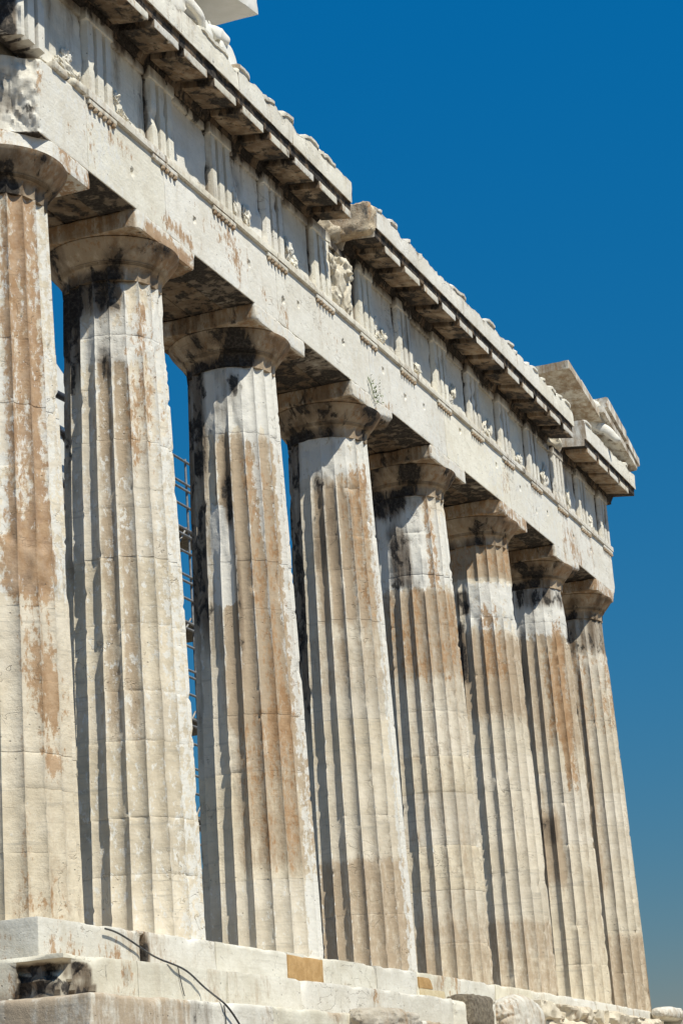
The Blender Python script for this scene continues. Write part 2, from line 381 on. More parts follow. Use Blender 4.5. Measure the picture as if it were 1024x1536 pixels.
# ------------------------------------------------------------------ columns
XC = [.166, 3.68, 7.976, 12.272, 16.568, 20.864, 25.16, 28.73]
NECK = 9.56; RB, RN = .918, .738; HB = 10.42
def radius(z):
    t = np.clip(z / NECK, 0, 1); return RB + (RN - RB) * t + .017 * np.sin(math.pi * t)
PH = np.array([0, .03, .10, .2, .32, .44, .56, .68, .8, .90, .97]); NF = 20
def ring_angles(off):
    return (np.arange(NF)[:, None] + PH[None, :]).ravel() * (2 * math.pi / NF) + off, np.tile(PH, NF)
def lateral(cx, th):
    d = CAM[:2] - np.array([cx, 0]); d /= np.linalg.norm(d); r = np.array([-d[1], d[0]])
    if r @ RT[:2] < 0: r = -r
    n = np.stack([np.cos(th), np.sin(th)], 1); return np.arctan2(n @ r, n @ d)   # 0 faces the camera, + to the right
G = lambda s, t, s0, t0, rs, rt: np.exp(-((s - s0) / rs) ** 2 - ((t - t0) / rt) ** 2)
# per column: stains(s, t, fl, n) -> rust, soot, white, tan ; fill(s, t) -> 1 where the flutes are lost
def st1(s, t, fl, n):
    ru = band(s, .12, .80, .12) * (sst(.30, .55, t) * .62 + .10) + G(s, t, .7, .28, .18, .05) * .7 + G(s, t, .72, .20, .15, .02) * .8 + G(s, t, .55, .33, .25, .05) * .6 + .4 * G(s, t, .5, .02, .4, .02) + .42 * band(t, .42, .5, .02) * band(s, -.6, .9, .1)
    return ru * 1.0, .0 * s, .16 + .1 * n + .34 * sst(.41, .43, t), .10 + .14 * band(t, 0, .25, .03) + 0 * s
def st2(s, t, fl, n):
    so = .38 * sst(.93, .97, t) * sst(.5, .0, s) + .62 * sst(.65, .95, t) * sst(-.55, -.75, s) + .15 * sst(.93, 1, t) + .55 * G(s, t, -.15, .86, .3, .04)  # darker under the capital and along the left edge
    return .45 * band(s, .2, .9, .2) * band(t, .7, .97, .05), so, .34 + .5 * band(t, .87, .92, .01) * (1 - .7 * fl) + .4 * sst(.7, .95, t) * (1 - fl) * .9 + .2 * sst(.55, .9, s), band(s, -.45, .25, .15) * (.78 * sst(.62, .75, t) * fl + .52 * band(t, .28, .65, .05) * fl) + .15
def st3(s, t, fl, n):
    so = .52 * sst(-.50, -.72, s) * sst(.35, .65, t) + .45 * G(s, t, -.2, .8, .12, .09) + .5 * band(s, -.5, -.1, .06) * band(t, .72, .80, .02) * fl + .5 * G(s, t, -.1, .58, .10, .16)
    wh = .60 * sst(.86, .90, t) + .85 * band(s, -.62, -.15, .06) * band(t, .58, .75, .01) + .5 * sst(.78, .9, s) + .30 * sst(.13, .115, t) + .65 * G(s, t, .45, .80, .16, .10) + .52 * (1 - fl) * sst(.3, .5, t)
    tn = .95 * band(t, .38, .88, .03) * sst(-.7, -.3, s) * (.6 + .4 * fl) + .62 * band(t, .13, .40, .03) * sst(-.6, -.2, s)
    ru = .40 * band(t, .35, .85, .05) * band(s, .1, .85, .1) + .34 * band(t, .15, .4, .05) * band(s, -.3, .8, .1)
    return ru, so, wh, tn
def st4(s, t, fl, n):
    so = .48 * sst(-.62, -.8, s) * sst(.3, .6, t) + .34 * band(s, -.5, .0, .1) * band(t, .74, .93, .02) + .25 * band(s, 0, .6, .1) * band(t, .74, .9, .02)
    return .45 * band(s, .3, .95, .1) * band(t, .65, .95, .05), so, .42 * sst(.91, .94, t) + .4 * (1 - fl) + .5 * sst(.8, .92, s), .75 * band(t, .63, .92, .02) * fl * sst(-.6, -.3, s) + .5 * sst(.21, .19, t) + .15 + .3 * band(t, .5, .62, .02)
def st5(s, t, fl, n):
    return .6 * band(s, .45, .72, .06) * band(t, .80, 1.0, .03) + .35 * band(t, .6, .8, .04), .6 * sst(.94, .99, t) * sst(.3, -.2, s) + .45 * band(t, .80, .93, .03) * band(s, -.6, 0, .1), .6 * band(t, .80, .97, .02) + .3 * (1 - fl), .35 + .35 * band(t, .62, .8, .02) - .2 * (t > .8) + .2 * sst(.15, .1, t)
def st6(s, t, fl, n):
    so = .6 * sst(-.35, -.55, s) * band(t, .68, .83, .02) + .6 * band(s, -.7, -.3, .1) * band(t, .84, .90, .01)
    ru = .46 * band(s, -.05, .75, .1) * band(t, .68, .86, .02) + .4 * sst(.92, .95, t)
    return ru, so, .5 * band(t, .80, .915, .008) * sst(-.6, -.4, s) + .25 * (1 - fl), .7 * sst(.92, .93, t) + .55 * band(t, .6, .80, .03) + .15 + .4 * sst(.17, .15, t)
def st7(s, t, fl, n):
    return .8 * band(s, .50, .82, .06) * band(t, .5, .92, .05) + .55 * band(s, .1, .5, .1) * band(t, .62, .85, .03), .35 * band(t, .7, .9, .05) * sst(-.2, -.6, s) + .35 * sst(.93, .97, t) + .4 * band(t, .37, .44, .01) * band(s, -.6, .1, .1), .6 * sst(.85, .9, t) + .2 * (1 - fl), .3 + .3 * band(t, .6, .9, .03) + .55 * band(t, .28, .45, .03) * band(s, -.7, .2, .1)
def st8(s, t, fl, n):
    return .3 * band(t, .7, .95, .03), .45 * band(s, -.9, -.1, .1) * band(t, .45, .8, .04) + .35 * sst(.88, .93, t), .3 * sst(.8, .9, t), .45 * band(t, .3, .85, .05) * sst(.4, 0, s) + .25 + .35 * sst(.2, .18, t)
STN = [st1, st2, st3, st4, st5, st6, st7, st8]
FILL = [lambda s, t, n: .85 * band(t + .015 * n, .435, .50, .012) + .35 * sst(.43, .40, t),
        lambda s, t, n: band(t + .02 * n, .885, .955, .01) * sst(-.7, -.4, s) * .8 + band(t + .01 * n, .868, .876, .003) * sst(-.6, -.4, s) * sst(.5, .2, s),
        lambda s, t, n: sst(.865, .885, t + .03 * n) * sst(-.75, -.6, s) * sst(.62, .3, s + .1 * n) + .9 * band(t + .015 * n, .655, .755, .01) * band(s + .05 * n, -.65, -.28, .04),
        lambda s, t, n: sst(.915, .935, t + .03 * n) * sst(-.8, -.6, s) * sst(.75, .45, s + .1 * n),
        lambda s, t, n: sst(.795, .815, t + .02 * n) * sst(-.85, -.7, s) * sst(.55, .3, s + .1 * n),
        lambda s, t, n: band(t, .832, .915, .006) * sst(-.42, -.36, s) + .8 * band(t + .03 * n, .7, .835, .02) * sst(-.4, -.55, s),
        lambda s, t, n: sst(.86, .9, t + .02 * n) * sst(-.6, -.4, s),
        lambda s, t, n: .8 * sst(.86, .9, t + .02 * n) * sst(-.5, -.3, s)]
LABELS = ['first column with orange brown patches down its white flutes at the left frame edge',
          'cream fluted column with a black neck next to the orange streaked one',
          'brown stained column with black streaks and a bright white patch under its capital',
          'fourth column from the left with grey stained flutes below a short white collar',
          'fifth column from the left whose upper shaft has lost its fluting on the camera side',
          'column with a smooth grey white drum under the capital that has a broken corner',
          'seventh column from the left, greyish top and an orange streak along its right edge',
          'last column at the far right standing against the open sky']
def column(ci):
    cx = XC[ci]; zb = float(cz(cx)); root = thing('column', LABELS[ci], 'column', 'fluted marble columns along the temple front', (cx, 0, zb))
    rr = random.Random(50 + ci); off = rr.uniform(0, .3)
    th, fr = ring_angles(off); m = len(th); u = lateral(cx, th)
    s_lat = np.where(np.abs(u) < math.pi / 2, np.sin(u), np.sign(u) * 1.0)
    nd = 11; js = [0]
    for i in range(1, nd): js.append(NECK * i / nd + rr.uniform(-.14, .14))
    js.append(NECK)
    if ci == 0: js = [0, .82, 1.6, 2.05, 2.95, 3.9, 4.75, 5.75, 6.6, 7.5, 8.45, NECK]
    if ci == 2: js = [0, 1.18, 2.0, 2.85, 3.75, 4.55, 5.45, 6.25, 7.15, 7.95, 8.42, NECK]
    if ci == 5: js = [0, .75, 1.62, 2.5, 3.3, 4.2, 5.0, 5.85, 6.7, 7.96, 8.76, NECK]
    if ci == 7: js = [0, .9, 1.9, 2.65, 3.6, 4.4, 5.2, 6.1, 7.0, 7.8, 8.7, NECK]
    for di in range(len(js) - 1):
        a, b = js[di], js[di + 1]; e = .006
        nz = max(4, int((b - a) / .05)); zs = np.concatenate([[a + .0004, a + e], np.linspace(a + e, b - e, nz)[1:-1], [b - e, b - .0004]])
        ins = np.zeros(len(zs)); ins[0] = ins[-1] = .0045
        TH = np.tile(th, len(zs)); FR = np.tile(fr, len(zs)); Z = np.repeat(zs, m); I = np.repeat(ins, m); SL = np.tile(s_lat, len(zs)); UU = np.tile(u, len(zs))
        R = radius(Z); P = np.stack([cx + R * np.cos(TH), R * np.sin(TH), Z], 1)
        t = Z / NECK; n1 = fbm(P * 2.2, 11 + ci, 4); n2 = fbm(P * 6.5, 71 + ci, 3)
        fn = fbm(np.stack([np.cos(TH) * 4.2, np.sin(TH) * 4.2, Z * .8], 1), 140 + ci, 3)
        fill = np.clip(.74 * FILL[ci](SL, t, n1 * 1.2 + 2.2 * fn) * (np.abs(UU) < 1.75), 0, 1)
        depth = .092 * R / RB * (4 * FR * (1 - FR)) ** .8
        ar = np.exp(-(np.minimum(FR, 1 - FR) / .13) ** 2)
        jn = np.exp(-(np.minimum(Z - a, b - Z) / .06) ** 2)
        big = np.maximum(0, fbm(P * np.array([2.6, 2.6, 1.7]), 400 + ci, 3) - .38)
        chip = ar * (np.maximum(0, n2 - .30) * .11 + np.maximum(0, n1 - .36) * .15) + jn * ar * np.maximum(0, n2 - .22) * .035 + jn * np.maximum(0, n1 - .34) * .12 + big * (.02 + .10 * ar)
        dd = np.maximum(depth * (1 - fill), 0) + fill * (.036 + .022 * n2 + .03 * n1 + .011 * fbm(P * 15, 91 + ci, 2)) + chip * (1 - .7 * fill)
        ins_k = .08 + .95 * rr.random() ** 2.5
        rad = R - dd - I * ins_k * (.4 + 1.6 * np.maximum(0, n1 + .1)) + .0025 * n2
        dx, dy = rr.uniform(-.004, .004), rr.uniform(-.004, .004)
        V = np.stack([rad * np.cos(TH) + dx, rad * np.sin(TH) + dy, Z], 1)
        fl = np.clip(4 * FR * (1 - FR) * 1.3, 0, 1) * (1 - fill)
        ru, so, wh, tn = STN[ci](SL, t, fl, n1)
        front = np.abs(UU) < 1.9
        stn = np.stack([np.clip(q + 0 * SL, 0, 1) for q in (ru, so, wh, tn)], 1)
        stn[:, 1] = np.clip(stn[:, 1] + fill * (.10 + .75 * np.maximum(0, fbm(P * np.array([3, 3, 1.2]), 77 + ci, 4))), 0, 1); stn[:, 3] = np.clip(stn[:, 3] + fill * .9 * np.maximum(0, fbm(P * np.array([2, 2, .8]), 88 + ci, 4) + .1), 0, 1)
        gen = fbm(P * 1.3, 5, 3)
        stn[:, 1] = np.maximum(stn[:, 1], np.where(UU < -.5, (.08 + .36 * t + .12 * gen) * sst(-.85, -1.15, UU), 0))  # inward-side grime that also paints the shaded left flank darker
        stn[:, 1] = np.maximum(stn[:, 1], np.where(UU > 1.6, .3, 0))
        stn[:, 1] = np.clip(stn[:, 1] + .40 * np.maximum(0, big - .02), 0, 1)
        F = []
        for k in range(len(zs) - 1):
            o_ = k * m; p_ = o_ + m
            F += [(o_ + q, o_ + (q + 1) % m, p_ + (q + 1) % m, p_ + q) for q in range(m)]
        F.append(tuple(range(m - 1, -1, -1))); F.append(tuple((len(zs) - 1) * m + q for q in range(m)))
        lowk = 1 - di / 11.0
        v = rr.uniform(.95, 1.04); wm = rr.uniform(0, .05) + .035 * lowk
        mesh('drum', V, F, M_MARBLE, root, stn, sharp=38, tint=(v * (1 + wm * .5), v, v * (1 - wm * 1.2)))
    # capital: fluted necking, annulets, flaring echinus
    prof = [(NECK + .002, .726, 0), (NECK + .012, .738, 1), (9.63, .742, 1), (9.70, .748, 1), (9.735, .752, .8), (9.76, .757, .35), (9.775, .765, 0), (9.783, .785, 0), (9.792, .769, 0), (9.803, .796, 0), (9.812, .780, 0), (9.824, .810, 0), (9.835, .796, 0)]
    for q in np.linspace(0, 1, 11)[1:]:
        prof.append((9.835 + .285 * q, .80 + .235 * (q ** .85) - .012 * max(0, q - .85) / .15, 0))
    prof.append((10.133, 1.0, 0))
    zs = np.array([p[0] for p in prof]); rs = np.array([p[1] for p in prof]); fk = np.array([p[2] for p in prof])
    TH = np.tile(th, len(zs)); FR = np.tile(fr, len(zs)); Z = np.repeat(zs, m); R = np.repeat(rs, m); K = np.repeat(fk, m); SL = np.tile(s_lat, len(zs)); UU = np.tile(u, len(zs))
    P = np.stack([cx + R * np.cos(TH), R * np.sin(TH), Z], 1); n1 = fbm(P * 2.5, 511 + ci, 4); n2 = fbm(P * 7, 611 + ci, 3)
    rad = R - .048 * K * (4 * FR * (1 - FR)) ** .8 - .05 * np.maximum(0, n1 - .25) - .012 * np.maximum(0, n2 - .2) + .003 * n2
    V = np.stack([rad * np.cos(TH), rad * np.sin(TH), Z], 1)
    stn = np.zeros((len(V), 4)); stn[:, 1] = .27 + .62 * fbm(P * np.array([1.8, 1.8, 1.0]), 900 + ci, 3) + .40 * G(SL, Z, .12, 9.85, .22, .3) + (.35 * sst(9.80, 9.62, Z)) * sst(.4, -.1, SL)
    if ci in (4, 3): stn[:, 1] += .1
    stn[:, 0] = .24 + .5 * sst(.3, .9, SL) * sst(9.82, 9.95, Z); stn[:, 3] = .75
    F = []
    for k in range(len(zs) - 1):
        o_ = k * m; p_ = o_ + m
        F += [(o_ + q, o_ + (q + 1) % m, p_ + (q + 1) % m, p_ + q) for q in range(m)]
    F.append(tuple(range(m - 1, -1, -1))); F.append(tuple((len(zs) - 1) * m + q for q in range(m)))
    cp = mesh('capital', V, F, M_MARBLE, root, np.clip(stn, 0, 1), sharp=38, tint=(.98, .92, .84))
    # abacus slab on the echinus
    A = 1.045; b = (-A, -.952, 10.135, A, 1.0, HB - .002); cuts = []
    if ci == 0: cuts = [((-.03, -.952, 10.2), (-.50, -.85, .05), .04), ((-1.0, -.3, 10.15), (-.6, -.3, -.8), .05)]
    elif ci == 1: cuts = [((-.93, -.952, 10.2), (-.72, -.7, -.05), .012), ((.90, -.95, 10.16), (.9, -.35, -.25), .02)]
    elif ci == 5: cuts = [((-.72, -.952, 10.25), (-.75, -.62, -.35), .06), ((-.2, -.95, 10.16), (-.1, -.55, -.8), .03)]
    elif ci == 7: cuts = [((.62, -.95, 10.2), (.75, -.55, -.45), .06), ((-.95, -.95, 10.2), (-.7, -.7, -.1), .02)]
    elif ci in (3, 6): cuts = [((-A + .05, -.952, 10.18), (-.7, -.6, -.4), .05), ((A - .08, -.95, 10.16), (.6, -.55, -.55), .05), ((.1, -.95, 10.15), (.1, -.7, -.7), .03)]
    else: cuts = [((-A + .03 + .03 * rr.random(), -.952, 10.16), (-.7, -.6, -.45), .012), ((A, -.95, 10.145), (.5, -.4, -.75), .02)]
    V, F = boxgrid(b, (.07, .07, .05), .03); V = wear_box(V, b, .012, .035, .004, 30 + ci, 5)
    for (p, n_, a_) in cuts: V = cut(V, p, n_, a_, 60 + ci)
    W = V + np.array([cx, 0, 0]); stn = np.zeros((len(V), 4)); nn = fbm(W * np.array([1.5, 1.5, .6]), 44 + ci, 4)
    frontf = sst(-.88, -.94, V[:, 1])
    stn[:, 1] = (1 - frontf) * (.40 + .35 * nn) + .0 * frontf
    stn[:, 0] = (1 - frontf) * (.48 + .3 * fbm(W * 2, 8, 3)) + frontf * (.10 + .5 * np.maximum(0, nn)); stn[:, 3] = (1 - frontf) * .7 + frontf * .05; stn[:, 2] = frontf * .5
    if ci == 1: stn[:, 0] += frontf * .75 * band(V[:, 0], -.75, .85, .2) * sst(10.40, 10.25, V[:, 2] + .06 * nn)
    if ci in (0, 5, 7): stn[:, 0] = np.maximum(stn[:, 0], .55); stn[:, 1] *= .5
    if ci == 0: stn[:, 2] = .6; stn[:, 0] = .34 + .3 * nn; stn[:, 3] = .3; stn[:, 1] *= .25
    mesh('abacus', V, F, M_ARCH, cp, np.clip(stn, 0, 1), tint=(.93, .90, .86))
for i in range(8): column(i)

# ------------------------------------------------------------------ architrave
FX0, FX1 = -.78, 29.67; ZA0, ZA1 = HB + .003, 11.55
HOLES = [(2.61, 10.97), (4.73, 11.03), (6.81, 11.05), (8.89, 11.06), (10.97, 11.05), (13.03, 11.17), (15.31, 11.12), (17.57, 11.28), (20.0, 11.2), (21.71, 11.14), (23.84, 11.09), (26.03, 11.07), (8.2, 10.9), (14.2, 11.0), (22.9, 10.9), (27.6, 11.1)]
arch = thing('architrave', 'long white marble beam with rust patches and small holes lying on the column capitals', 'beam')
RUSTS = [(3.9, 10.62, .5, .13, .75), (4.4, 10.56, .35, .12, .75), (6.3, 11.0, .5, .35, .42), (8.2, 10.62, .22, .18, .75), (7.6, 10.72, .3, .10, .6), (5.6, 11.2, .7, .22, .36), (13.2, 10.46, .35, .1, .6), (20.55, 10.95, .35, .5, .55), (25.7, 10.9, .8, .4, .55), (27.3, 11.0, .5, .5, .5), (26.4, 10.55, .25, .25, .7), (28.3, 11.1, .2, .4, .5), (1.3, 11.0, .25, .5, .5), (2.2, 11.25, .4, .15, .45), (.7, 11.0, .08, .2, .5), (-.35, 11.1, .35, .55, .62), (10.3, 10.9, .4, .2, .35)]
def arch_stain(V):
    s = np.zeros((len(V), 4)); f = sst(-.88, -.93, V[:, 1]); n = fbm(V * np.array([1.4, 1, .6]), 21, 4)
    for (x, z, rx, rz, a) in RUSTS: s[:, 0] += .8 * a * gauss(V, x, z, rx, rz)
    s[:, 0] = np.clip(s[:, 0] + .12 * np.maximum(0, n) + .06 * fbm(V * 5, 2, 3), 0, .85) * f
    und = sst(10.46, 10.43, V[:, 2]) * sst(-.935, -.92, V[:, 1]); s[:, 1] = und * (.62 + .35 * fbm(V * np.array([.8, 1.4, 1]), 23, 4)); s[:, 0] *= 1 - und
    s[:, 2] = f * (.35 + .4 * fbm(V * .7, 40, 3)); c0 = (V[:, 0] < -.02) * (1 - f); s[:, 1] += c0 * (.22 + .45 * np.maximum(0, fbm(V * 4, 45, 4))); s[:, 3] = f * (.14 + .25 * fbm(V * np.array([2.5, 1, .5]), 41, 3))
    return np.clip(s, 0, 1)
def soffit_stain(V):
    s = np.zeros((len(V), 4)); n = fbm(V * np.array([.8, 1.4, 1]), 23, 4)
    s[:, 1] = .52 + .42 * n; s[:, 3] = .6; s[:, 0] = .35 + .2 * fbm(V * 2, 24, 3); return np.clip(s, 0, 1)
def arch_hook(V, V0):
    V = V.copy(); fr = V0[:, 1] < -.939
    for (x, z) in HOLES:
        d = np.hypot((V0[:, 0] - x) * 1.25, V0[:, 2] - z); V[:, 1] += np.where(fr, .09 * sst(.062, .038, d), 0)
    return V
AJ = [FX0, 1.22, 3.70, 7.95, 12.30, 16.55, 20.85, 25.18, 27.6, FX1]
for i in range(len(AJ) - 1):
    a, b = AJ[i] + .003, AJ[i + 1] - .003
    cuts = []
    if i == 0: cuts = [((-.10, -.94, 10.43), (-.80, -.60, .0), .16)]
    if i == len(AJ) - 2: cuts = [((29.55, -.94, 10.45), (.8, -.4, -.5), .05)]
    block('architrave_block', (a, -.94, ZA0, b, -.36, ZA1), M_ARCH, arch, (.035, .14, .035), .008, .012, .003, 700 + i, cuts, arch_stain, rtint(.94, 1.04, .03), hook=arch_hook)
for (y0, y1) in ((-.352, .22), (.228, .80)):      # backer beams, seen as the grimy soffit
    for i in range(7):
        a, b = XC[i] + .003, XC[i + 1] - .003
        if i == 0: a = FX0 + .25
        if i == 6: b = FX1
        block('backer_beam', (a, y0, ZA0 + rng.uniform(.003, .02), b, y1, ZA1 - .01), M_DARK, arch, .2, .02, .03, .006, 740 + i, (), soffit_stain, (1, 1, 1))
ztop = lambda x: 11.675
def tae_stain(V):
    s = np.zeros((len(V), 4)); s[:, 3] = .3 + .4 * fbm(V * 1.5, 61, 3); s[:, 1] = .15 + .3 * fbm(V * 2.5, 62, 3); return np.clip(s, 0, 1)
TJ = [(.22, .62), (.78, 1.15), (1.20, 3.72), (3.73, 7.96), (7.97, 12.31), (12.32, 16.56), (16.57, 20.86), (20.87, 25.19), (25.2, FX1 + .055)]
for i, (a, b) in enumerate(TJ):
    block('taenia', (a, -1.0, ZA1 + .002, b, -.3, 11.672), M_ARCH, arch, (.06, .2, .04), .008, .05 if i < 2 else .018, .004, 760 + i, (), tae_stain, rtint(.93, 1.0, .03))
TRX = [-.36, 1.70] + [3.68 + 2.148 * k for k in range(11)]
TRX = [-.355, 1.66]
for c0, c1 in zip(XC[1:6], XC[2:7]): TRX += [c0, .5 * (c0 + c1)]
TRX += [XC[6], .5 * (XC[6] + 29.25), 29.25]
TW = .845
def gutta_mesh():
    V = []; F = []; n = 8
    for (z, r) in ((0, .036), (-.055, .044), (-.062, .036)):
        for k in range(n): V.append((r * math.cos(2 * math.pi * k / n), r * math.sin(2 * math.pi * k / n), z))
    for q in (0, n):
        for k in range(n): F.append((q + k, q + n + k, q + n + (k + 1) % n, q + (k + 1) % n))
    F.append(tuple(range(n))); F.append(tuple(range(3 * n - 1, 2 * n - 1, -1)))
    o = mesh('gutta', V, F, M_DARK, None, np.tile([.3, .3, 0, .5], (len(V), 1)), sharp=40, tint=(1.6, 1.5, 1.4)); me = o.data; bpy.data.objects.remove(o); return me
GM = gutta_mesh()
for i, x in enumerate(TRX):
    if i == 0: continue
    rg = block('regula', (x - TW / 2, -.985, 11.475, x + TW / 2, -.935, ZA1), M_ARCH, arch, (.06, .05, .04), .006, .02, .003, 800 + i, (), tae_stain, rtint(.85, .95, .04))
    for k in range(6):
        if rng.random() < (.25 if i < 3 else .08): continue
        g = bpy.data.objects.new('gutta', GM); g.color = (1.5, 1.4, 1.3, 1); link(g, rg)
        gx = x + (k - 2.5) * TW / 6; g.location = (gx, -.966 + .006, 11.477 + float(cz(gx)))

# ------------------------------------------------------------------ frieze
frz = thing('frieze', 'band of grooved triglyphs and worn relief panels between the beam and the cornice', 'frieze')
ZF0, ZF1 = 11.675, 13.0
def fr_stain(V):
    s = np.zeros((len(V), 4)); n = fbm(V * np.array([2.2, 2, .7]), 31, 4)
    s[:, 1] = .12 + .42 * np.maximum(0, n) + .35 * sst(12.75, 13.0, V[:, 2]); s[:, 3] = .15 + .3 * np.maximum(0, fbm(V * 1.2, 32, 3)); s[:, 2] = .25 * sst(12.3, 11.9, V[:, 2]); return np.clip(s, 0, 1)  # noise stains; darker towards the top, whiter towards the bottom
def triglyph(x, i):
    h = TW / 2; q = TW / 6; g = .15; yf = -.965
    px = [-h, -h + q * .5]
    prof = [(-h, yf + g * .9), (-h + q * .42, yf), (-q * 1.38, yf), (-q * 1.16, yf + g), (-q * .84, yf + g), (-q * .62, yf), (q * .62, yf), (q * .84, yf + g), (q * 1.16, yf + g), (q * 1.38, yf), (h - q * .42, yf), (h, yf + g * .9)]
    xs = []; ys = []
    for (a, b) in zip(prof[:-1], prof[1:]):
        for t in (0, .5): xs.append(a[0] + (b[0] - a[0]) * t); ys.append(a[1] + (b[1] - a[1]) * t)
    xs.append(prof[-1][0]); ys.append(prof[-1][1]); xs = np.array(xs); ys = np.array(ys)
    zg = np.concatenate([np.linspace(ZF0, 12.76, 24), [12.80, 12.815, 12.83, 12.845, 12.92, ZF1]])
    V = []; F = []; m = len(xs)
    for z in zg:
        f = 0 if z > 12.81 else (1 if z <= 12.765 else .6)
        y = yf + (ys - yf) * f; y = y - (.02 if z >= 12.83 else 0)
        V += [(x + a, b, z) for a, b in zip(xs, y)]
    V = np.array(V); n = fbm(V * 3.2, 200 + i, 4); n2 = fbm(V * 9, 230 + i, 3)
    V[:, 1] += np.maximum(0, n - .30) * .12 + n2 * .005
    V[:, 0] += fbm(V * 5, 260 + i, 3) * .004
    nf = len(V); B = V.copy(); B[:, 1] = -.60; V = np.concatenate([V, B])
    for k in range(len(zg) - 1):
        for q_ in range(m - 1): F.append((k * m + q_, k * m + q_ + 1, (k + 1) * m + q_ + 1, (k + 1) * m + q_))
        for e, flip in ((0, 1), (m - 1, 0)):
            f = (k * m + e, (k + 1) * m + e, nf + (k + 1) * m + e, nf + k * m + e); F.append(f if not flip else f)
    k = len(zg) - 1
    for q_ in range(m - 1):
        F.append((q_, nf + q_, nf + q_ + 1, q_ + 1)); F.append((k * m + q_, k * m + q_ + 1, nf + k * m + q_ + 1, nf + k * m + q_))
    if i == 0:
        V = cut(V, (-.60, -.96, 11.75), (-.86, -.5, .0), .09, 9, 5)
    s = fr_stain(V); s[:, 1] = np.clip(s[:, 1] + .55 * sst(yf + .05, yf + .12, V[:, 1]), 0, 1); V[:, 2] += cz(V[:, 0])  # groove beds coloured dark to deepen the shade between the bars
    mesh('triglyph', V, F, M_ARCH, frz, s, sharp=34, tint=rtint(.93, 1.02, .03))
for i, x in enumerate(TRX): triglyph(x, i)
RELIEF = {0: [(.75, 12.0, .12, .16), (.70, 11.78, .3, .12), (1.05, 11.8, .1, .1)], 1: [(2.25, 12.02, .10, .12), (2.5, 11.8, .2, .08)], 3: [(6.45, 12.02, .13, .24), (6.95, 11.98, .16, .22)], 4: [(8.70, 12.05, .17, .20), (8.9, 11.85, .14, .14)],
          6: [(12.85, 12.05, .12, .2), (13.35, 12.0, .16, .14), (13.1, 11.85, .25, .1)], 8: [(17.45, 12.1, .1, .22), (17.2, 11.85, .2, .12)], 9: [(19.85, 12.0, .12, .26), (19.5, 11.9, .1, .2)], 11: [(24.15, 12.1, .14, .36), (23.9, 12.0, .12, .2)], 12: [(26.0, 12.0, .12, .3)], 10: [(22.0, 11.9, .2, .16)], 7: [(15.2, 11.9, .2, .12)], 13: [(28.0, 11.95, .12, .25)]}
for i in range(len(TRX) - 1):
    a, b = TRX[i] + TW / 2 - .01, TRX[i + 1] - TW / 2 + .01
    def mh(V, V0, i=i):
        V = V.copy(); f = V0[:, 1] < -.849
        n = fbm(V0 * np.array([2.4, 1, 1.9]), 330 + i, 3); V[:, 1] -= np.where(f, .075 * np.maximum(0, n) * sst(12.85, 12.7, V0[:, 2]) - .008 * fbm(V0 * 8, 340 + i, 3), 0); return V
    mp = block('metope', (a, -.85, ZF0, b, -.5, 12.86), M_ARCH, frz, (.06, .2, .06), .006, .01, .0, 340 + i, (), fr_stain, rtint(.90, 1.02, .03), hook=mh)
    block('metope_band', (a, -.90, 12.86, b, -.5, ZF1 - .002), M_ARCH, frz, (.1, .2, .07), .006, .02, .003, 380 + i, (), fr_stain, rtint(.85, .95, .03))
    for j, (x, z, rx, rz) in enumerate(RELIEF.get(i, [])):
        blob('relief_fragment', (x, -.88, z + float(cz(x))), (rx * .82, .065, rz * .82), M_ARCH, mp, 900 + i * 7 + j, .85, 4, rng.uniform(-.4, .4), 2.8, rtint(.92, 1.0, .03))
# the better kept figure under the gap in the cornice
mp5 = [o for o in frz.children if o.name.startswith('metope') and 'band' not in o.name][5]
for j, (x, z, rx, ry, rz, rot) in enumerate([(11.15, 12.50, .26, .2, .20, -.3), (10.85, 12.15, .13, .15, .36, .1), (11.2, 12.05, .13, .13, .34, -.15), (10.75, 11.85, .11, .12, .2, .4), (11.25, 11.8, .12, .12, .16, 0), (10.6, 12.45, .12, .12, .2, .6)]):
    blob('relief_figure', (x, -.92, z + float(cz(x))), (rx, ry, rz), M_ARCH, mp5, 950 + j, .6, 4, rot, 2.2, (.88, .84, .77))
block('backing_wall', (FX0 + .02, -.49, ZA1 + .005, FX1 - .02, .7, ZF1 + .02), M_DARK, frz, .6, .01, .01, 0, 399)

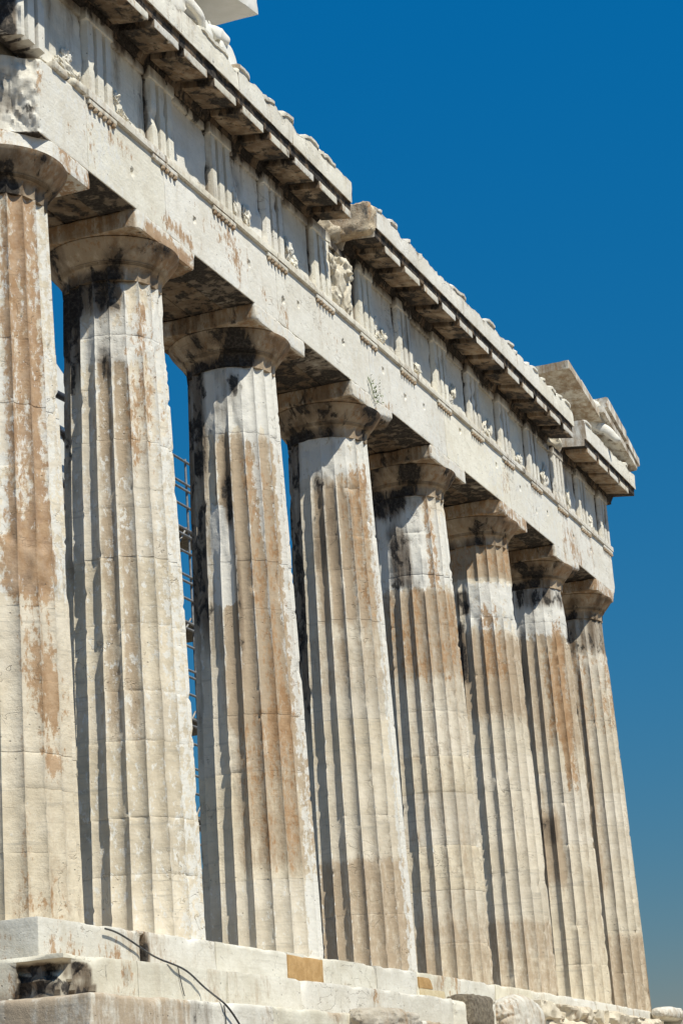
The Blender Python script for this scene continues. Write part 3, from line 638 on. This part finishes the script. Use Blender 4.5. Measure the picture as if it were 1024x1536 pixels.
# ------------------------------------------------------------------ cornice
def cor_prof():
    # (y, z) from the wall under the soffit out to the drip, up the fascia and back
    return [(-.86, 13.0), (-.93, 13.01), (-.93, 13.06), (-1.0, 13.19), (-1.30, 13.155), (-1.53, 13.125), (-1.56, 13.13), (-1.565, 13.24), (-1.575, 13.295), (-1.62, 13.285), (-1.625, 13.33), (-1.625, 13.45), (-1.625, 13.58), (-1.625, 13.68), (-1.625, 13.70), (-1.65, 13.71), (-1.655, 13.755), (-1.60, 13.785), (-1.4, 13.79), (-1.0, 13.79), (-.4, 13.79), (.2, 13.79), (.2, 13.3), (.2, 13.0)]
def cornice(label, x0, x1, joints, seed, ends=(0, 0)):
    root = thing('cornice', label, 'cornice', 'sections of the projecting temple cornice')
    pr = np.array(cor_prof()); m = len(pr)
    for bi in range(len(joints) - 1):
        a, b = joints[bi] + .004, joints[bi + 1] - .004
        xs = lin(a, b, .06, .012); V = []; F = []
        for x in xs: V += [(x, p[0], p[1]) for p in pr]
        V = np.array(V); k = np.tile(np.arange(m), len(xs)); n = fbm(V * 3.0, seed + bi, 4); n2 = fbm(V * np.array([1.4, .3, .3]), seed + 40 + bi, 4); n3 = fbm(V * 8, seed + 80, 3)
        top = (k >= 13) & (k <= 21); crown = (k >= 15) & (k <= 17)
        V[:, 2] += np.where(top, -.15 * np.maximum(0, n2 + .05) - .10 * np.maximum(0, n) + .02 * n3, 0)
        br = np.maximum(0, np.sin(1.0) * 0 + fbm(np.stack([V[:, 0] * 2.2, 0 * V[:, 0], 0 * V[:, 0]], 1), seed + 7, 3) + .12)
        V[:, 1] += np.where(crown, np.minimum(.12, .8 * br) + .03 * n, 0)
        V[:, 1] += np.where((k >= 9) & (k <= 14), .035 * np.maximum(0, n) + .004 * n3, 0)
        V[:, 2] += np.where((k >= 8) & (k <= 10), .05 * np.maximum(0, n - .1), 0)
        for side, xe in ((0, a), (1, b)):
            if (side == 0 and bi == 0 and ends[0]) or (side == 1 and bi == len(joints) - 2 and ends[1]):
                d = np.exp(-np.abs(V[:, 0] - xe) / .12); V[:, 0] += d * .12 * fbm(np.stack([V[:, 1] * 3, V[:, 2] * 5, 0 * k], 1), seed + 90, 4)
        for i in range(len(xs) - 1):
            for q in range(m): F.append((i * m + q, (i + 1) * m + q, (i + 1) * m + (q + 1) % m, i * m + (q + 1) % m))
        nv = len(V); V = np.concatenate([V, V[:m], V[nv - m:]]); k = np.concatenate([k, k[:m], k[nv - m:]]); n = np.concatenate([n, n[:m], n[nv - m:]]); top = (k >= 13) & (k <= 21); crown = (k >= 15) & (k <= 17)
        F.append(tuple(nv + q for q in range(m))); F.append(tuple(nv + m + q for q in range(m - 1, -1, -1)))
        s = np.zeros((len(V), 4)); under = (k <= 8); s[:, 1] = np.where(under, .64 + .35 * n, .06 + .25 * np.maximum(0, n)); s[:, 3] = np.where(under, .8, .15 + .3 * fbm(V * 1.5, 3, 3)); s[:, 0] = np.where(under, .4, .05)  # underside grime, coloured darker still to shade the gaps between mutules
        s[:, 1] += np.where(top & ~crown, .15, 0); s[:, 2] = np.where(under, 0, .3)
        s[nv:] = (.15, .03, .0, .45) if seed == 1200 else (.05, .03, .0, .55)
        V[:, 2] += cz(V[:, 0])
        mesh('cornice_block', V, F, M_ARCH, root, np.clip(s, 0, 1), sharp=30, tint=rtint(.95, 1.02, .03))
    # mutules: one over every triglyph and every metope
    ms = []
    for i in range(len(TRX) - 1): ms += [TRX[i], .5 * (TRX[i] + TRX[i + 1])]
    ms.append(TRX[-1])
    for i, x in enumerate(ms):
        hw = .40
        lo, hi = max(x - hw, x0 + .03), min(x + hw, x1 - .03)
        if hi - lo < .35: continue
        b = (lo, -1.575, 13.0, hi, -1.0, 13.14)
        V, F = boxgrid(b, (.07, .08, .05), .02); V = wear_box(V, b, .008, .02, .004, seed + 300 + i, 5); V[:, 2] += (-(V[:, 1] + 1.575) * -.10) * 1.0 - 0.0
        V[:, 2] += .06 * (V[:, 1] + 1.575)
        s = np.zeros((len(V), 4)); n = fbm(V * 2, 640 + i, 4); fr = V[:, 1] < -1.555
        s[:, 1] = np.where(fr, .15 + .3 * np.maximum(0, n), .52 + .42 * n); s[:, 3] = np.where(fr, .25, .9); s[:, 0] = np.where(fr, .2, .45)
        if seed == 1200 and i in (11,): s[:, 1] *= .2; s[:, 0] *= .3
        if seed == 1300: s[:, 1] *= .6
        V[:, 2] += cz(V[:, 0])
        mesh('mutule', V, F, M_ARCH, root, np.clip(s, 0, 1), tint=rtint(.80, .92, .04))
    return root
cornice('longest left hand stretch of white cornice ending at the gap above the carved figure', -1.45, 10.15, [-1.45, .9, 3.1, 5.2, 7.4, 10.15], 1100, (0, 1))
cornice('middle stretch of white cornice with a rough sandy broken face at its left end', 11.35, 24.5, [11.35, 13.5, 16.2, 18.9, 21.7, 24.5], 1200, (1, 0))
cornice('short corner stretch of cornice at the far right below the slanting slabs', 25.55, 30.33, [25.55, 27.9, 30.33], 1300, (0, 0))
cmid = [o for o in COL.objects if o.name.startswith('cornice') and o.parent is None and o['label'].startswith('middle')][0]
def be_st(V): return np.tile([.22, .06, 0, .62], (len(V), 1)) * (1 + .8 * fbm(V * 4, 6, 3))[:, None].clip(0, 2)
o = block('broken_end', (11.10, -1.59, 13.17, 11.42, .12, 13.76), M_ROCK, cmid, .045, .05, .13, .05, 97, (), be_st, (1.15, 1.05, .9), freq=4.5, sharp=25); o['label'] = 'rough sandy broken end'
o = blob('broken_stone', (10.9, -.55, 13.25), (.5, .42, .34), M_ROCK, None, 77, .55, 4, .1, 2.0, (.9, .85, .78)); tag(o, 'rough sandy broken stone stuck in the gap between the left and middle cornice', 'stone')
o = blob('broken_stone', (25.0, -.75, 13.22), (.5, .36, .22), M_ARCH, None, 83, .45, 3, .0, 2.0, (.9, .87, .8)); tag(o, 'pale broken stone between the middle and the corner cornice', 'stone')

# ------------------------------------------------------------------ pediment remains
def hexa(name, P8, mat, parent, seed, res=.1, amp=.01, stain=None, tint=(1, 1, 1)):
    """P8: 4 corners of the left end (front low, front high, back high, back low) then the right end"""
    P = np.array(P8, float); b = (0, 0, 0, 1, 1, 1)
    L = np.linalg.norm(P[4] - P[0]); W = np.linalg.norm(P[3] - P[0]); H = np.linalg.norm(P[1] - P[0])
    V, F = boxgrid(b, (min(.5, res / L), min(.5, res / W), min(.5, res / H)), .02)
    u, v, t = V[:, 0:1], V[:, 1:2], V[:, 2:3]
    l = P[0] * (1 - v) * (1 - t) + P[1] * (1 - v) * t + P[2] * v * t + P[3] * v * (1 - t)
    r = P[4] * (1 - v) * (1 - t) + P[5] * (1 - v) * t + P[6] * v * t + P[7] * v * (1 - t)
    Q = l * (1 - u) + r * u; c = Q.mean(0); e = (np.abs(V - .5) > .499).sum(1)
    n = fbm(Q * 4, seed, 4); Q = Q + (np.array([0, 0, 1.0])[None, :] * (n * amp)[:, None]) + (c - Q) / np.linalg.norm(c - Q, axis=1, keepdims=True) * (np.where(e >= 2, .012 + .11 * np.maximum(0, fbm(Q * 5, seed + 3, 3)), 0))[:, None]
    s = np.zeros((len(Q), 4))
    if stain is not None: s[:] = stain; s *= (1 + .6 * fbm(Q * 2, seed + 9, 3))[:, None]
    return mesh(name, Q, F, mat, parent, np.clip(s, 0, 1), tint=tint, sharp=32)
def rake(name, xl, zl, xr, zr, yf, yb, th, mat, parent, seed, **kw):
    return hexa(name, [(xl, yf, zl), (xl, yf, zl + th), (xl, yb, zl + th), (xl, yb, zl), (xr, yf, zr), (xr, yf, zr + th), (xr, yb, zr + th), (xr, yb, zr)], mat, parent, seed, **kw)
r1 = thing('raking_cornice', 'big slanting slab near the right end of the cornice with its beige underside showing', 'cornice', 'slanting gable cornice slabs')
rake('slab', 24.7, 14.87, 27.6, 14.32, -1.6, -.55, .21, M_STEP, r1, 11, amp=.02, stain=(.2, .22, .1, .55))
rake('slab_moulding', 25.9, 14.86, 27.75, 14.46, -1.57, -.6, .10, M_ARCH, r1, 12, stain=(.1, .2, .2, .3))
r2 = thing('raking_cornice', 'thick moulded slanting slab that runs down to the outer right tip of the cornice', 'cornice', 'slanting gable cornice slabs')
rake('slab', 27.25, 14.50, 30.35, 13.80, -1.72, -.5, .17, M_ARCH, r2, 13, amp=.025, stain=(.15, .25, .2, .4))
rake('gutter_moulding', 27.6, 14.72, 29.35, 14.30, -1.76, -.7, .28, M_ARCH, r2, 14, amp=.03, stain=(.15, .25, .2, .4))
rake('gutter_moulding', 29.38, 14.25, 30.5, 13.93, -1.76, -.7, .22, M_ARCH, r2, 15, amp=.03, stain=(.15, .25, .2, .4))
tw = thing('gable_wall', 'low marble wall stones filling the gable corner behind the horse head', 'wall')
hexa('wall_stone', [(26.2, -.75, 13.8), (26.2, -.75, 14.35), (26.2, .1, 14.35), (26.2, .1, 13.8), (28.2, -.75, 13.8), (28.2, -.75, 14.2), (28.2, .1, 14.2), (28.2, .1, 13.8)], M_STEP, tw, 21, stain=(.2, .2, 0, .5))
hexa('wall_stone', [(28.22, -.75, 13.8), (28.22, -.75, 14.2), (28.22, .1, 14.2), (28.22, .1, 13.8), (30.0, -.75, 13.8), (30.0, -.75, 13.85), (30.0, .1, 13.85), (30.0, .1, 13.8)], M_STEP, tw, 22, stain=(.2, .2, 0, .5))
o = blob('broken_stone', (27.55, -1.42, 14.78), (.2, .16, .14), M_ARCH, None, 91, .4, 3, -.25, 2.0, (1, 1, 1)); tag(o, 'small white stone scrap lying on top of the slanting slab', 'stone')

def skinmesh(name, nodes, edges, mat, parent, sub=2, noise=.02, seed=0, tint=(1, 1, 1)):
    me = bpy.data.meshes.new(name); me.from_pydata([n[0] for n in nodes], edges, [])
    o = bpy.data.objects.new(name, me); link(o)
    sk = o.modifiers.new('s', 'SKIN'); 
    for v, n in zip(me.skin_vertices[0].data, nodes): v.radius = n[1] if isinstance(n[1], tuple) else (n[1], n[1])
    me.skin_vertices[0].data[0].use_root = True
    sb = o.modifiers.new('b', 'SUBSURF'); sb.levels = sub; sb.render_levels = sub
    dg = bpy.context.evaluated_depsgraph_get(); ev = o.evaluated_get(dg); m2 = ev.to_mesh()
    V = np.array([v.co[:] for v in m2.vertices]); F = [tuple(p.vertices) for p in m2.polygons]; ev.to_mesh_clear()
    bpy.data.objects.remove(o); bpy.data.meshes.remove(me)
    V = V + fbm(V * 6, seed, 4)[:, None] * noise * np.array([1, 1, 1])
    s = np.zeros((len(V), 4)); s[:, 1] = .12 + .3 * np.maximum(0, fbm(V * 3, seed + 4, 3)); s[:, 2] = .45
    return mesh(name, V, F, mat, parent, s, sharp=0, tint=tint)
def horse(label, base_p, head_dir, k, seed, mat=M_ARCH):
    """weathered horse head and neck, muzzle hanging over the cornice edge"""
    root = thing('horse_head_statue', label, 'statue', None, base_p)
    h = np.array(head_dir, float); h /= np.linalg.norm(h); up = np.array([0, 0, 1.0]); sd = np.cross(h, up); sd /= np.linalg.norm(sd)
    q = lambda f, u, s=0: tuple((h * f + up * u + sd * s) * k)
    skinmesh('head', [(q(-.55, .06), .20), (q(-.30, .20), .21), (q(-.05, .33), .19), (q(.12, .36), (.15, .17)), (q(.32, .24), (.12, .15)), (q(.52, .10), (.09, .10)), (q(.62, .03), (.085, .09)), (q(.18, .20), (.10, .12))], [(0, 1), (1, 2), (2, 3), (3, 4), (4, 5), (5, 6), (3, 7)], mat, root, 2, .018 * k, seed)
    for s in (-1, 1): skinmesh('ear', [(q(.0, .47, .09 * s), .045 * k), (q(-.05, .60, .10 * s), .018 * k)], [(0, 1)], mat, root, 1, .0, seed)
    skinmesh('mane', [(q(-.58, .26), .06), (q(-.35, .42), .07), (q(-.12, .54), .06), (q(.02, .54), .04)], [(0, 1), (1, 2), (2, 3)], mat, root, 2, .03 * k, seed + 3)
horse('worn white marble horse head resting on the corner cornice at the right', (27.62, -1.36, 14.02), (.22, -.88, -.38), 1.0, 5)
# left gable corner
r0 = thing('raking_cornice', 'slanting gable slab at the top edge of the photo with a pale grey underside', 'cornice', 'slanting gable cornice slabs')
rake('slab', -1.2, 13.86, 6.28, 15.22, -1.6, -.62, .34, M_NEW, r0, 31, tint=(1, 1, 1))
tl = thing('gable_wall', 'plain grey gable wall under the slanting slab at the top left', 'wall')
hexa('wall_stone', [(1.0, -.70, 13.8), (1.0, -.70, 14.22), (1.0, .1, 14.22), (1.0, .1, 13.8), (5.85, -.70, 13.8), (5.85, -.70, 15.1), (5.85, .1, 15.1), (5.85, .1, 13.8)], M_STEP, tl, 33, stain=(.05, .1, 0, .2))
horse('bright white horse head statue rearing over the cornice near the top left', (4.85, -1.28, 13.98), (.75, -.35, .42), .8, 15, M_NEW)
o = block('statue_plinth', (5.0, -1.45, 13.76, 5.62, -.95, 14.22), M_NEW, None, .08, .04, .06, .01, 71, cuts=[((5.5, -1.2, 14.1), (.7, 0, .7), .02)], tint=(1, 1, 1)); tag(o, 'white broken plinth piece below the rearing horse head', 'stone')
st = thing('reclining_statue', 'white marble draped reclining figure under the slanting slab at the top', 'statue', None, (3.3, -1.15, 13.8))
skinmesh('body', [((.0, 0, .24), .24), ((.35, 0, .34), .26), ((.68, 0, .55), .24), ((.80, .02, .74), .10), ((-.35, -.05, .22), .18), ((-.8, -.1, .30), .13), ((-1.2, -.1, .10), .10), ((.62, -.22, .58), .10), ((.85, -.34, .36), .075), ((.98, -.30, .16), .06), ((-.40, -.2, .16), .15), ((-.95, -.25, .12), .11)], [(0, 1), (1, 2), (2, 3), (0, 4), (4, 5), (5, 6), (2, 7), (7, 8), (8, 9), (0, 10), (10, 11)], M_ARCH, st, 2, .03, 8)
blob('head', (.85, .0, .93), (.15, .16, .19), M_MARBLE, st, 8, .12, 3, 0, 2.0, (.5, .36, .25))
for o in list(st.children):
    pass

# ------------------------------------------------------------------ plant, cable, scaffolding
pl = thing('wall_plant', 'small green tuft growing from a joint in the white beam', 'plant', None, (12.2, -.95, 10.62))
def leaves():
    V = []; F = []; r = random.Random(4)
    for i in range(110):
        t = r.random() ** .8; c = np.array([-.14 + .34 * t + r.gauss(0, .012 + .03 * math.sin(3 * t)), -.03 - abs(r.gauss(0, .03 + .05 * math.sin(3 * t))), .20 - .44 * t + r.gauss(0, .04)])
        a = np.array([r.uniform(-1, 1), r.uniform(-1, 1), r.uniform(-1, 1)]); a /= np.linalg.norm(a); b = np.cross(a, [r.uniform(-1, 1), 1, .3]); b /= np.linalg.norm(b); s = r.uniform(.014, .028)
        k = len(V); V += [tuple(c - a * s), tuple(c + b * s * .5), tuple(c + a * s), tuple(c - b * s * .5)]; F.append((k, k + 1, k + 2, k + 3))
    return V, F
V, F = leaves(); mesh('foliage', V, F, M_LEAF, pl, smooth=False)
tube('stem', [(-.06, .01, .2), (-.03, -.03, .05), (.02, -.04, -.1), (.05, -.05, -.2)], .008, M_LEAF, pl, 6)
def smoothpath(pts, n=8):
    P = np.array(pts, float); out = []
    for i in range(len(P) - 1):
        p0, p1, p2, p3 = P[max(i - 1, 0)], P[i], P[i + 1], P[min(i + 2, len(P) - 1)]
        for t in np.linspace(0, 1, n, endpoint=False):
            out.append(.5 * (2 * p1 + (p2 - p0) * t + (2 * p0 - 5 * p1 + 4 * p2 - p3) * t * t + (3 * p1 - 3 * p2 + p3 - p0) * t ** 3))
    out.append(P[-1]); return out
CX, CY, FL = 512 - 20.8, 768 - 35.3, 3298.12
def ray(px, py, y):
    d = RT * ((px - CX) / FL) + DN * ((py - CY) / FL) + FW; return CAM + d * ((y - CAM[1]) / d[1])
cab = thing('cable', 'thin black cable drooping over the steps below the second column', 'cable')
def onstone(px, py, off=.03):
    d = RT * ((px - CX) / FL) + DN * ((py - CY) / FL) + FW
    for t in np.arange(22, 60, .005):
        p = CAM + d * t; top = 0 if p[1] > YF else (-DZ if p[1] > YF - TR else (-2 * DZ if p[1] > YF - 2 * TR else -3 * DZ))
        if p[1] > YF - 2 * TR - .1 and p[2] < top + float(cz(p[0])) + off + .02 or p[1] > YF - off: break
        if p[2] < top + float(cz(p[0])) and p[1] > YF - 3 * TR: break
        for kk in range(3):
            if abs(p[1] - (YF - TR * kk - off)) < .006 and -DZ * (kk + 1) < p[2] - float(cz(p[0])) < -DZ * kk: return p
    return p
cpx = [(158, 1393), (172, 1397), (190, 1407), (212, 1422), (235, 1437), (262, 1447), (283, 1458), (303, 1478), (324, 1495), (340, 1508), (358, 1534), (372, 1560)]
cp2 = smoothpath([(a, b, 0) for a, b in cpx], 8); cp3 = np.array([onstone(p[0], p[1], .05) for p in cp2])
for it in range(14): cp3[1:-1] = .25 * cp3[:-2] + .5 * cp3[1:-1] + .25 * cp3[2:]
tube('wire', cp3, .0125, M_CABLE, cab, 8)
tube('branch_wire', smoothpath([onstone(267, 1451, .012), onstone(271, 1470, .012), onstone(277, 1494, .012)]), .007, M_CABLE, cab, 6)
tube('branch_wire', smoothpath([onstone(336, 1508, .012), onstone(338, 1522, .012), onstone(340, 1545, .012)]), .008, M_CABLE, cab, 6)

sc = thing('scaffold', 'steel tube scaffolding with planks behind the colonnade, seen between the columns', 'scaffold')
Y0, Y1 = 9.0, 10.5; X0, X1 = 21.5, 27.3; ZT = 14.6
for x in (21.6, 23.3, 25.55, 27.2):
    for y in (Y0, Y1): tube('standard', [(x, y, -.05), (x, y, ZT + .15)], .035, M_STEEL, sc, 8)
z = 1.0; i = 0
while z < ZT + .05:
    for y in (Y0, Y1): tube('ledger', [(X0, y - .05, z), (X1, y - .05, z)], .034, M_STEEL, sc, 8)
    if i % 2 == 1: tube('ledger', [(X0, Y0 - .05, z - .17), (X1, Y0 - .05, z - .17)], .034, M_STEEL, sc, 8)
    if i % 4 == 3: block('plank', (X0, Y0 + .05, z + .05, X1, Y1 - .05, z + .11), M_PLANK, sc, .8, .005, 0, 0, 1, bend=False)
    z += .62; i += 1
for z in np.arange(1.0, 12.5, 2.4):
    tube('brace', [(23.3, Y0 + .06, z), (25.55, Y0 + .06, z + 2.3)], .03, M_STEEL, sc, 8)
    tube('brace', [(25.55, Y1 + .06, z), (27.2, Y1 + .06, z + 2.3)], .03, M_STEEL, sc, 8)
# inner ruin: a pale wall stump with beams, and an inner drum column, glimpsed between the columns
iw = thing('inner_wall', 'pale inner wall glimpsed in the slit between the first two columns', 'wall')
block('wall_stone', (16.5, 9.0, 0, 19.4, 9.9, 7.5), M_DARK, iw, .3, .02, .03, .01, 91, bend=False)
block('wall_stone', (16.5, 9.0, 7.5, 19.4, 9.9, 12.4), M_DARK, iw, .3, .02, .03, .01, 92, bend=False)
block('wall_stone', (16.5, 9.0, 12.4, 19.4, 9.9, 15.6), M_NEW, iw, .3, .02, .05, .01, 93, cuts=[((18.7, 9.0, 15.2), (.45, 0, 1), .02)], bend=False, tint=(1, 1, 1))
fr = thing('steel_frame', 'dark steel props and beams in front of the pale inner wall', 'scaffold')
for zz, zz2, r in ((18.3, 18.5, .05), (14.1, 14.25, .09), (13.25, 13.35, .05), (12.0, 12.05, .07), (11.5, 11.5, .07)):
    tube('beam', [(17.2, 8.6, zz), (20.6, 8.6, zz2)], r, M_DKSTEEL, fr, 8)
for x in (17.2, 20.6): tube('post', [(x, 8.6, 0), (x, 8.6, 18.7)], .07, M_DKSTEEL, fr, 8)
tube('brace', [(17.2, 8.65, 14.0), (20.6, 8.65, 11.5)], .05, M_DKSTEEL, fr, 8)
dr = thing('ruined_wall', 'dark stacked stones behind the second and third columns under the scaffolding', 'wall')
for i in range(7): block('wall_stone', (22.4 + .1 * (i % 2), 10.9, i * 1.45, 28.2 - .2 * (i % 3), 11.8, i * 1.45 + 1.44), M_DARK, dr, .4, .03, .08, .03, 95 + i, bend=False)
